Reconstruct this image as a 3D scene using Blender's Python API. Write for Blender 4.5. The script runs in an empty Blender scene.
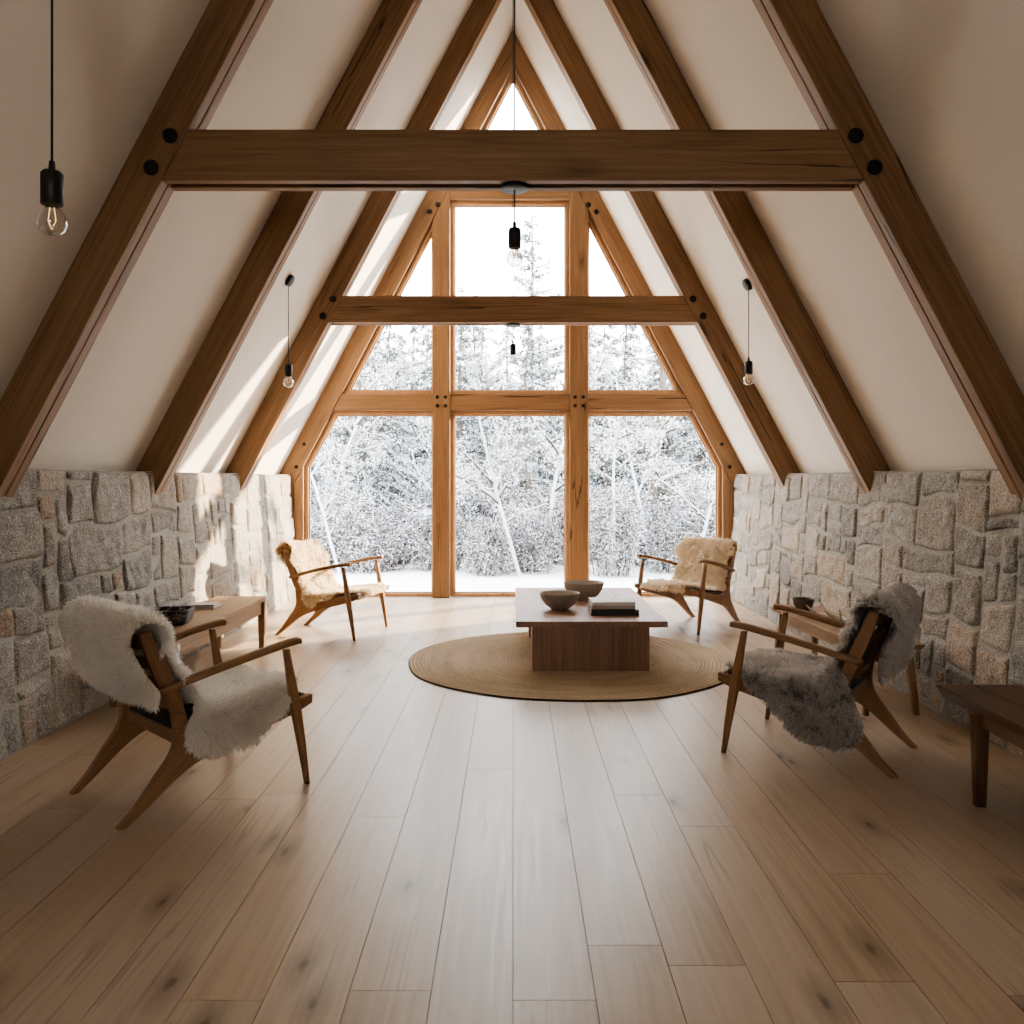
import bpy, bmesh, math, random
import numpy as np
from mathutils import Vector, Matrix
R = math.radians
C = bpy.context.scene.collection
random.seed(7)
rng = np.random.default_rng(11)

# ------------------------------------------------------------------ materials
class NT:
    def __init__(s, name):
        s.m = bpy.data.materials.new(name); s.m.use_nodes = True
        s.t = s.m.node_tree; s.t.nodes.clear()
        s.out = s.n('ShaderNodeOutputMaterial')
    def n(s, typ, **kw):
        o = s.t.nodes.new(typ)
        for k, v in kw.items():
            if k.startswith('i_'): o.inputs[k[2:].replace('_', ' ')].default_value = v
            else: setattr(o, k, v)
        return o
    def l(s, a, b): s.t.links.new(a, b)
    def math(s, op, a, b=None, c=None, clamp=False):
        o = s.n('ShaderNodeMath', operation=op); o.use_clamp = clamp
        for i, v in enumerate((a, b, c)):
            if v is None: continue
            if isinstance(v, (int, float)): o.inputs[i].default_value = v
            else: s.l(v, o.inputs[i])
        return o.outputs[0]
    def mix(s, f, a, b, mode='MIX'):
        o = s.n('ShaderNodeMix', data_type='RGBA', blend_type=mode)
        for idx, v in ((0, f), (6, a), (7, b)):
            if isinstance(v, (int, float)): o.inputs[idx].default_value = v
            elif isinstance(v, tuple): o.inputs[idx].default_value = (*v[:3], 1)
            else: s.l(v, o.inputs[idx])
        return o.outputs[2]
    def ramp(s, f, stops):
        o = s.n('ShaderNodeValToRGB'); e = o.color_ramp.elements
        while len(e) < len(stops): e.new(.5)
        for i, (p, c) in enumerate(stops):
            e[i].position = p; e[i].color = (*c, 1) if isinstance(c, tuple) else (c, c, c, 1)
        s.l(f, o.inputs[0]); return o.outputs[0]
    def attr(s, name): return s.n('ShaderNodeAttribute', attribute_name=name)
    def mapping(s, v, sc):
        o = s.n('ShaderNodeVectorMath', operation='MULTIPLY'); s.l(v, o.inputs[0]); o.inputs[1].default_value = sc
        return o.outputs[0]
    def noise(s, v, scale, detail=4, rough=.55, dist=0):
        o = s.n('ShaderNodeTexNoise'); s.l(v, o.inputs['Vector'])
        o.inputs['Scale'].default_value = scale; o.inputs['Detail'].default_value = detail
        o.inputs['Roughness'].default_value = rough; o.inputs['Distortion'].default_value = dist
        return o.outputs[0]
    def bsdf(s, col, rough=.6, bump=None, bstr=.3, bdist=.01, spec=.5, **kw):
        b = s.n('ShaderNodeBsdfPrincipled')
        if isinstance(col, tuple): b.inputs['Base Color'].default_value = (*col, 1)
        else: s.l(col, b.inputs['Base Color'])
        if isinstance(rough, (int, float)): b.inputs['Roughness'].default_value = rough
        else: s.l(rough, b.inputs['Roughness'])
        b.inputs['Specular IOR Level'].default_value = spec
        for k, v in kw.items(): b.inputs[k].default_value = v
        if bump is not None:
            u = s.n('ShaderNodeBump'); u.inputs['Strength'].default_value = bstr; u.inputs['Distance'].default_value = bdist
            s.l(bump, u.inputs['Height']); s.l(u.outputs[0], b.inputs['Normal'])
        s.l(b.outputs[0], s.out.inputs[0]); return b

def wood(name, dark, mid, light, rough=.5, knots=True, cracks=.0, ring=1.0, plank=False, spec=.4, bstr=.25):
    t = NT(name); v = t.attr('wc').outputs['Vector']
    fib = t.noise(t.mapping(v, (2.2, 60, 60)), 1, 5, .6)
    broad = t.noise(t.mapping(v, (.55, 5, 5)), 1, 3, .5)
    bands = t.math('SINE', t.math('MULTIPLY', t.noise(t.mapping(v, (.16, 5.0, 5.0)), 1, 2, .4, .15), 75 * ring))
    bands = t.math('MULTIPLY_ADD', bands, .5, .5)
    bands = t.math('POWER', bands, 2.5)
    k = t.math('ADD', t.math('MULTIPLY', fib, .55), t.math('MULTIPLY', broad, .45))
    col = t.ramp(k, [(.30, dark), (.5, mid), (.70, light)])
    col = t.mix(t.math('MULTIPLY', bands, .22), col, dark)
    if plank:
        sd = t.attr('seed').outputs['Fac']
        col = t.mix(t.math('MULTIPLY', sd, .5), col, t.mix(.5, dark, light), 'MIX')
        hs = t.n('ShaderNodeHueSaturation'); t.l(col, hs.inputs['Color'])
        t.l(t.math('MULTIPLY_ADD', sd, .16, .92), hs.inputs['Value'])
        t.l(t.math('MULTIPLY_ADD', sd, -.25, 1.08), hs.inputs['Saturation'])
        col = hs.outputs[0]
    if knots:
        vo = t.n('ShaderNodeTexVoronoi'); t.l(t.mapping(v, (1.25, 3.4, 3.4) if plank else (1.1, 3.0, 3.0)), vo.inputs['Vector']); vo.inputs['Scale'].default_value = 1.0
        if plank: vo.voronoi_dimensions = '2D'
        dn = t.math('ADD', vo.outputs['Distance'], t.math('MULTIPLY', t.noise(v, 30, 2), .06))
        pres = t.math('GREATER_THAN', t.n('ShaderNodeSeparateColor').outputs[0], .55)
        sc = t.t.nodes[-2]
        for q in t.t.nodes:
            if q.bl_idname == 'ShaderNodeSeparateColor' and not q.inputs[0].is_linked: t.l(vo.outputs['Color'], q.inputs[0])
        kk = t.ramp(dn, [(.05, 1.0), (.085, .45), (.24, 0.0)] if plank else [(.055, 1.0), (.12, .35), (.22, 0.0)])
        kk = t.math('MULTIPLY', kk, pres)
        col = t.mix(t.math('MULTIPLY', kk, .8), col, tuple(c * .28 for c in dark))
    if cracks:
        cn = t.noise(t.mapping(v, (.13, 4.6, 4.6)), 1, 4, .5)
        ck = t.math('LESS_THAN', t.math('ABSOLUTE', t.math('SUBTRACT', cn, .5)), .0048)
        msk = t.ramp(t.noise(t.mapping(v, (1.2, 2, 2)), 1, 1), [(.45, 0.0), (.55, 1.0)])
        col = t.mix(t.math('MULTIPLY', t.math('MULTIPLY', ck, msk), cracks), col, tuple(c * .2 for c in dark))
    hgt = t.math('ADD', fib, t.math('MULTIPLY', bands, -.35))
    rg = t.math('MULTIPLY_ADD', fib, .22, rough - .11)
    t.bsdf(col, rg, hgt, bstr, .003, spec)
    return t.m

def plain(name, col, rough=.5, var=.15, scale=40, bump=.15, metal=0, spec=.5):
    t = NT(name); o = t.n('ShaderNodeTexCoord')
    nz = t.noise(o.outputs['Object'], scale, 4)
    c = t.ramp(nz, [(.3, tuple(x * (1 - var) for x in col)), (.7, tuple(min(1, x * (1 + var)) for x in col))])
    t.bsdf(c, rough, nz, bump, .004, spec, Metallic=metal)
    return t.m

def fabric_fur(name, root, tip, alt):
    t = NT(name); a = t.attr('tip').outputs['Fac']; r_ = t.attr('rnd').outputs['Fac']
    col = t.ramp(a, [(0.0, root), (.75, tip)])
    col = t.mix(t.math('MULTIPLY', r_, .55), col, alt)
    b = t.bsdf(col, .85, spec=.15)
    b.inputs['Sheen Weight'].default_value = .15
    tr = t.n('ShaderNodeBsdfTranslucent'); t.l(col, tr.inputs[0])
    mx = t.n('ShaderNodeMixShader'); mx.inputs[0].default_value = .42
    t.l(b.outputs[0], mx.inputs[1]); t.l(tr.outputs[0], mx.inputs[2]); t.l(mx.outputs[0], t.out.inputs[0])
    return t.m

def stone_mat():
    t = NT('granite stone'); o = t.n('ShaderNodeTexCoord').outputs['Object']
    ca = t.attr('scol').outputs['Color']
    n1 = t.noise(o, 14, 6, .65); n2 = t.noise(o, 110, 3, .7); n3 = t.noise(o, 45, 4, .7)
    vo = t.n('ShaderNodeTexVoronoi'); t.l(o, vo.inputs['Vector']); vo.inputs['Scale'].default_value = 190
    col = t.mix(t.ramp(n1, [(.35, 0.0), (.7, .55)]), ca, (.62, .60, .57))
    col = t.mix(t.ramp(n3, [(.30, .42), (.5, 0.0)]), col, (.10, .10, .10))
    col = t.mix(t.ramp(n2, [(.36, .7), (.5, 0.0)]), col, (.07, .07, .075))
    col = t.mix(t.ramp(n2, [(.55, 0.0), (.68, .5)]), col, (.75, .73, .69))
    h = t.math('ADD', t.math('MULTIPLY', n1, .9), t.math('ADD', t.math('MULTIPLY', n3, .55), t.math('MULTIPLY', n2, .25)))
    t.bsdf(col, .85, h, .9, .02, .25)
    return t.m

def glass_mat(name, refl=.05, tint=(.985, .99, .99)):
    t = NT(name)
    tr = t.n('ShaderNodeBsdfTransparent'); tr.inputs[0].default_value = (*tint, 1)
    gl = t.n('ShaderNodeBsdfGlossy'); gl.inputs['Roughness'].default_value = .02
    lw = t.n('ShaderNodeLayerWeight'); lw.inputs[0].default_value = .25
    f = t.math('MULTIPLY_ADD', lw.outputs['Facing'], refl * 5, refl * .6, clamp=True)
    mx = t.n('ShaderNodeMixShader'); t.l(f, mx.inputs[0]); t.l(tr.outputs[0], mx.inputs[1]); t.l(gl.outputs[0], mx.inputs[2])
    t.l(mx.outputs[0], t.out.inputs[0]); return t.m

M = {}
M['beam'] = wood('fir timber', (.14, .077, .038), (.268, .153, .078), (.36, .218, .12), .55, True, .8, .8)
M['trim'] = wood('larch frame', (.28, .155, .075), (.42, .245, .125), (.50, .31, .17), .5, False)
M['chair'] = wood('oiled teak', (.175, .092, .046), (.30, .165, .085), (.39, .225, .12), .42, False)
M['bench'] = wood('pale oak', (.20, .12, .062), (.33, .205, .11), (.42, .275, .155), .5, True, .4)
M['walnut'] = wood('walnut board', (.185, .105, .07), (.335, .20, .14), (.43, .27, .19), .38, False, 0, .7)
M['darkbench'] = wood('brown oak', (.085, .045, .023), (.15, .082, .042), (.21, .12, .066), .42, False)
M['floor'] = wood('oak floorboard', (.30, .205, .128), (.45, .33, .218), (.515, .39, .27), .33, True, .25, 1.0, True, .5, .10)
M['gap'] = plain('floor joint', (.16, .11, .07), .9)
M['plaster'] = plain('white plaster', (.71, .66, .59), .9, .01, 6, .01)
M['stone'] = stone_mat()
M['mortar'] = plain('lime mortar', (.25, .228, .195), .95, .3, 60, .8)
M['glass'] = glass_mat('window glass')
M['bulbglass'] = glass_mat('clear bulb glass', .22, (.90, .88, .85))
M['black'] = plain('matt black', (.012, .012, .013), .45, .1, 30, .02)
M['iron'] = plain('dark iron', (.02, .018, .017), .5, .2, 60, .1, .6)
M['clay'] = plain('grey stoneware', (.30, .265, .22), .7, .15, 60, .12)
M['clayin'] = plain('grey stoneware glaze', (.40, .365, .32), .6, .1, 60, .08)
M['darkclay'] = plain('dark stoneware', (.10, .085, .07), .5, .2, 60, .1)
M['paper'] = plain('page paper', (.62, .58, .52), .85, .08, 120, .05)
M['booklight'] = plain('pale book cloth', (.66, .64, .61), .6, .05, 80, .03)
M['booktan'] = plain('sand book cloth', (.50, .42, .36), .6, .08, 80, .03)
M['bookdark'] = plain('black book cloth', (.045, .042, .04), .45, .15, 80, .05)
M['drift'] = plain('bleached antler', (.72, .66, .58), .7, .2, 40, .3)
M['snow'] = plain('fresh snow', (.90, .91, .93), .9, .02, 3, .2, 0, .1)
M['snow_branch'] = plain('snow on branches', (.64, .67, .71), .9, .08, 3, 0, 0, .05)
M['bark'] = plain('winter bark', (.13, .11, .095), .95, .35, 20, .4, 0, .1)
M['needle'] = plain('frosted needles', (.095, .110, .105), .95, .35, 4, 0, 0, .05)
M['twig'] = plain('bare twig', (.125, .112, .10), .95, .3, 10, 0, 0, .05)
M['hem'] = plain('jute edging', (.05, .035, .022), .9)
M['strap'] = plain('dark webbing', (.05, .04, .03), .8, .2, 90, .2)
t = NT('filament'); e = t.n('ShaderNodeEmission'); e.inputs[0].default_value = (1, .62, .28, 1); e.inputs[1].default_value = 2.2
t.l(e.outputs[0], t.out.inputs[0]); M['filament'] = t.m
# black marble with white veins
t = NT('veined black marble'); o = t.n('ShaderNodeTexCoord').outputs['Object']
vv = t.math('ABSOLUTE', t.math('SUBTRACT', t.noise(o, 7, 3, .5, 1.2), .5))
t.bsdf(t.ramp(vv, [(.0, (.42, .39, .36)), (.018, (.10, .09, .085)), (.05, (.028, .026, .026))]), .35); M['marble'] = t.m
# braided jute
t = NT('braided jute'); v = t.attr('wc').outputs['Vector']
br = t.math('SINE', t.n('ShaderNodeMath').outputs[0]); t.t.nodes.remove(t.t.nodes[-2]); t.t.nodes.remove(t.t.nodes[-1])
sx = t.n('ShaderNodeSeparateXYZ'); t.l(v, sx.inputs[0])
d1 = t.math('SINE', t.math('ADD', t.math('MULTIPLY', sx.outputs[0], 150), t.math('MULTIPLY', sx.outputs[1], 130)))
nz = t.noise(t.mapping(v, (30, 60, 1)), 1, 5, .7); nb = t.noise(t.mapping(v, (1.5, 9, 1)), 1, 3, .6)
k = t.math('ADD', t.math('MULTIPLY', d1, .06), t.math('ADD', t.math('MULTIPLY', nz, .45), t.math('MULTIPLY', nb, .5)))
t.bsdf(t.ramp(k, [(.25, (.34, .255, .165)), (.5, (.53, .415, .29)), (.72, (.66, .54, .395))]), .9, t.math('ADD', d1, nz), .7, .006, .1); M['jute'] = t.m

M['fur_white'] = fabric_fur('ivory wool', (.90, .85, .77), (.96, .93, .88), (.92, .87, .80))
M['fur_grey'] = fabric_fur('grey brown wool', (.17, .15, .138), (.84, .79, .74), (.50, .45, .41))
M['fur_cream'] = fabric_fur('cream wool', (.76, .64, .47), (.95, .87, .73), (.84, .71, .53))

# ------------------------------------------------------------------ object helpers
def link(o, parent=None):
    C.objects.link(o)
    if parent is not None: o.parent = parent
    return o
def tag(o, label=None, cat=None, group=None, kind=None):
    if label: o['label'] = label
    if cat: o['category'] = cat
    if group: o['group'] = group
    if kind: o['kind'] = kind
    return o
def thing(name, label, cat, loc=(0, 0, 0), rz=0, group=None):
    o = bpy.data.objects.new(name, None); o.empty_display_size = .1
    o.location = loc; o.rotation_euler = (0, 0, rz); link(o)
    return tag(o, label, cat, group)
def copy_tree(o, parent=None):
    c = o.copy(); link(c, parent)
    for ch in list(o.children): copy_tree(ch, c)
    return c
def set_attr(me, name, typ, arr):
    a = me.attributes.new(name, typ, 'POINT')
    key = {'FLOAT': 'value', 'FLOAT_VECTOR': 'vector', 'FLOAT_COLOR': 'color'}[typ]
    a.data.foreach_set(key, np.asarray(arr, dtype=np.float32).ravel())
def mesh_np(name, V, Q=None, T=None, mats=(), mi=None, smooth=False, attrs=None):
    me = bpy.data.meshes.new(name); V = np.asarray(V, dtype=np.float32).reshape(-1, 3)
    parts, sizes = [], []
    if Q is not None and len(Q): Q = np.asarray(Q, dtype=np.int32); parts.append(Q.ravel()); sizes.append(np.full(len(Q), 4, np.int32))
    if T is not None and len(T): T = np.asarray(T, dtype=np.int32); parts.append(T.ravel()); sizes.append(np.full(len(T), 3, np.int32))
    L = np.concatenate(parts); S = np.concatenate(sizes); st = np.concatenate([[0], np.cumsum(S)[:-1]]).astype(np.int32)
    me.vertices.add(len(V)); me.vertices.foreach_set('co', V.ravel())
    me.loops.add(len(L)); me.loops.foreach_set('vertex_index', L)
    me.polygons.add(len(S)); me.polygons.foreach_set('loop_start', st); me.polygons.foreach_set('loop_total', S)
    if mi is not None: me.polygons.foreach_set('material_index', np.asarray(mi, dtype=np.int32))
    me.polygons.foreach_set('use_smooth', np.full(len(S), smooth, dtype=bool))
    for m in mats: me.materials.append(m)
    me.update(calc_edges=True)
    for k, (ty, arr) in (attrs or {}).items(): set_attr(me, k, ty, arr)
    return me
def obj(name, me, parent=None): return link(bpy.data.objects.new(name, me), parent)
def from_bm(name, bm, mat, parent=None, wc=None, smooth=False):
    me = bpy.data.meshes.new(name)
    bmesh.ops.recalc_face_normals(bm, faces=bm.faces[:])
    bm.to_mesh(me); bm.free(); me.materials.append(mat)
    if smooth:
        me.polygons.foreach_set('use_smooth', np.ones(len(me.polygons), dtype=bool))
    if wc is not None:
        co = np.empty(len(me.vertices) * 3, np.float32); me.vertices.foreach_get('co', co)
        set_attr(me, 'wc', 'FLOAT_VECTOR', wc(co.reshape(-1, 3)))
    return obj(name, me, parent)
def wc_lin(g, seed=None):
    """grain along unit vector g"""
    g = Vector(g).normalized(); a = g.cross(Vector((0, 1, 0)) if abs(g.y) < .9 else Vector((1, 0, 0))).normalized(); b = g.cross(a)
    mat = np.array([g, a, b], dtype=np.float32); off = rng.uniform(0, 60, 3).astype(np.float32)
    return lambda co: co @ mat.T + off
def add_prism(bm, poly, y0, y1, bevel=.004, seg=2, warp=None):
    """polygon in (x,z) extruded along y"""
    b = bmesh.new()
    lo = [b.verts.new((x, y0, z)) for x, z in poly]; hi = [b.verts.new((x, y1, z)) for x, z in poly]
    n = len(poly); b.faces.new(lo); b.faces.new(hi[::-1])
    for i in range(n): b.faces.new((lo[i], hi[i], hi[(i + 1) % n], lo[(i + 1) % n]))
    bmesh.ops.recalc_face_normals(b, faces=b.faces[:])
    if bevel > 0:
        ed = [e for e in b.edges if e.calc_face_angle(0) > .5]
        bmesh.ops.bevel(b, geom=ed, offset=bevel, segments=seg, profile=.6, affect='EDGES', clamp_overlap=True)
    for v in b.verts:
        if warp: v.co = Vector(warp(*v.co))
    me = bpy.data.meshes.new('tmp'); b.to_mesh(me); b.free(); bm.from_mesh(me); bpy.data.meshes.remove(me)
def prism(name, poly, y0, y1, mat, parent=None, grain=(1, 0, 0), bevel=.004, seg=2, warp=None):
    bm = bmesh.new(); add_prism(bm, poly, y0, y1, bevel, seg, warp)
    return from_bm(name, bm, mat, parent, wc_lin(grain))
def add_box(bm, x0, x1, y0, y1, z0, z1, bevel=.003, seg=2):
    add_prism(bm, [(x0, z0), (x1, z0), (x1, z1), (x0, z1)], y0, y1, bevel, seg)
def box(name, x0, x1, y0, y1, z0, z1, mat, parent=None, grain=(1, 0, 0), bevel=.003):
    bm = bmesh.new(); add_box(bm, x0, x1, y0, y1, z0, z1, bevel); return from_bm(name, bm, mat, parent, wc_lin(grain))
def loft(name, secs, mat, parent=None, n=14, p=2.6, caps=True):
    """secs: (center, axis_u, axis_v, ru, rv) superellipse rings, grain runs along the path"""
    V, W = [], []; acc = 0; prev = None; off = rng.uniform(0, 60, 3)
    for c, u, v, ru, rv in secs:
        c, u, v = Vector(c), Vector(u), Vector(v)
        if prev is not None: acc += (c - prev).length
        prev = c
        for k in range(n):
            a = 2 * math.pi * k / n; ca, sa = math.cos(a), math.sin(a)
            pu = math.copysign(abs(ca) ** (2 / p), ca) * ru; pv = math.copysign(abs(sa) ** (2 / p), sa) * rv
            V.append(c + u * pu + v * pv); W.append((acc + off[0], pu + off[1], pv + off[2]))
    Q = [(i * n + k, i * n + (k + 1) % n, (i + 1) * n + (k + 1) % n, (i + 1) * n + k) for i in range(len(secs) - 1) for k in range(n)]
    T = []
    if caps:
        for i, rv_ in ((0, True), (len(secs) - 1, False)):
            V.append(secs[i][0]); W.append(W[i * n]); ci = len(V) - 1
            for k in range(n):
                tri = (i * n + k, i * n + (k + 1) % n, ci); T.append(tri[::-1] if rv_ else tri)
    me = mesh_np(name, [tuple(v) for v in V], Q, T, (mat,), smooth=True, attrs={'wc': ('FLOAT_VECTOR', W)})
    return obj(name, me, parent)
def tube(name, pts, r, mat, parent=None, n=10):
    pts = [Vector(p) for p in pts]; secs = []
    for i, p in enumerate(pts):
        d = (pts[min(i + 1, len(pts) - 1)] - pts[max(i - 1, 0)]).normalized()
        u = d.cross(Vector((0, 0, 1)) if abs(d.z) < .9 else Vector((1, 0, 0))).normalized(); v = d.cross(u)
        rr = r[i] if isinstance(r, (list, tuple)) else r
        secs.append((p, u, v, rr, rr))
    return loft(name, secs, mat, parent, n, 2.0)
def lathe(name, prof, mat, parent=None, n=40, center=(0, 0, 0), wob=0):
    V, Q, T = [], [], []
    for i, (r, z) in enumerate(prof):
        for k in range(n):
            a = 2 * math.pi * k / n; q = 1 + wob * math.sin(3 * a + 1) * .5 + wob * math.sin(5 * a) * .3
            V.append((center[0] + r * q * math.cos(a), center[1] + r * q * math.sin(a), center[2] + z))
    for i in range(len(prof) - 1):
        for k in range(n): Q.append((i * n + k, i * n + (k + 1) % n, (i + 1) * n + (k + 1) % n, (i + 1) * n + k))
    return obj(name, mesh_np(name, V, Q, None, (mat,), smooth=True), parent)
def catmull(pts, sub=6):
    P = [np.array(p, float) for p in pts]; out = []
    for i in range(len(P) - 1):
        p0 = P[max(i - 1, 0)]; p1 = P[i]; p2 = P[i + 1]; p3 = P[min(i + 2, len(P) - 1)]
        for k in range(sub):
            t_ = k / sub
            out.append(.5 * (2 * p1 + (p2 - p0) * t_ + (2 * p0 - 5 * p1 + 4 * p2 - p3) * t_ ** 2 + (3 * p1 - p0 - 3 * p2 + p3) * t_ ** 3))
    out.append(P[-1]); return out
class SNoise:
    """smooth pseudo noise in [-1,1] from random sines"""
    def __init__(s, seed, freq, n=7, dim=3):
        g = np.random.default_rng(seed); d = g.normal(size=(n, dim)); d /= np.linalg.norm(d, axis=1, keepdims=True)
        s.k = d * freq * g.uniform(.6, 1.6, (n, 1)); s.p = g.uniform(0, 6.28, n)
    def __call__(s, P): return np.sin(np.asarray(P) @ s.k.T + s.p).mean(-1) * 1.8

# ------------------------------------------------------------------ dimensions (metres, camera at x=0 y=0 z=1.35 looking along +y)
F, CZ = 840.0, 1.35
ZW = 1.41                                   # top of the stone walls, foot of the roof
SL = .525                                   # roof slope, run per rise
def XO(z): return 2.677 - SL * (z - ZW)    # roof plane
def XI(z): return 2.452 - SL * (z - ZW)    # inner edge of rafters
APO, API = ZW + 2.677 / SL, ZW + 2.452 / SL
TY = [4.10, 5.95, 7.80, 9.61]; TD = .155
YB, YF = -2.6, 9.62

# ------------------------------------------------------------------ floor
def build_floor():
    V, Q, W, S = [], [], [], []
    pw = .216; g = .0011; x0 = -2.6 + .008; k = 0
    edges = [i * pw for i in range(-13, 14)]
    for i in range(-13, 13):
        xa, xb = max(i * pw, -2.72) + g, min((i + 1) * pw, 2.72) - g
        if xb - xa < .02: continue
        y = YB - random.uniform(0, 2.0)
        while y < YF + .05:
            ln = random.uniform(2.8, 4.2)
            if i in (0,): brk = [2.18 + .0]
            ya, yb = max(y, YB), min(y + ln, YF + .06)
            # board ends seen in the foreground of the photograph
            for (ii, yy) in ((0, 2.18), (-2, 2.18), (-4, 2.18), (4, 2.26), (6, 2.2), (-1, 3.8), (2, 3.6)):
                if ii == i and ya < yy - .3 < yb and yb > yy + .3 and ya < yy: yb = yy
            if yb - ya > .02:
                s = random.random(); o = np.array([random.uniform(0, 90), random.uniform(0, 90), random.uniform(0, 90)])
                b = len(V)
                for (px, py) in ((xa, ya + g), (xb, ya + g), (xb, yb - g), (xa, yb - g)):
                    V.append((px, py, 0)); W.append((py - ya + o[0], px - xa + o[1], o[2])); S.append(s)
                # bevelled sides
                for (px, py) in ((xa - g * .5, ya + g * .5), (xb + g * .5, ya + g * .5), (xb + g * .5, yb - g * .5), (xa - g * .5, yb - g * .5)):
                    V.append((px, py, -.004)); W.append((py - ya + o[0], px - xa + o[1], o[2])); S.append(s * .6)
                Q.append((b, b + 1, b + 2, b + 3))
                for q in range(4): Q.append((b + q, b + 4 + q, b + 4 + (q + 1) % 4, b + (q + 1) % 4))
            y = yb if yb > y else y + ln
            if yb >= YF + .05: break
    n0 = len(Q); b = len(V)
    for p in ((-2.9, YB, -.0045), (2.9, YB, -.0045), (2.9, YF + .1, -.0045), (-2.9, YF + .1, -.0045)): V.append(p); W.append(p); S.append(0)
    for p in ((-2.9, YB, -.2), (2.9, YB, -.2), (2.9, YF + .1, -.2), (-2.9, YF + .1, -.2)): V.append(p); W.append(p); S.append(0)
    Q.append((b, b + 1, b + 2, b + 3)); Q.append((b + 7, b + 6, b + 5, b + 4))
    for q in range(4): Q.append((b + q, b + 4 + q, b + 4 + (q + 1) % 4, b + (q + 1) % 4))
    mi = [0] * n0 + [1] * (len(Q) - n0)
    me = mesh_np('floor', V, Q, None, (M['floor'], M['gap']), mi, attrs={'wc': ('FLOAT_VECTOR', W), 'seed': ('FLOAT', S)})
    tag(obj('floor', me), kind='structure')
build_floor()

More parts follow.
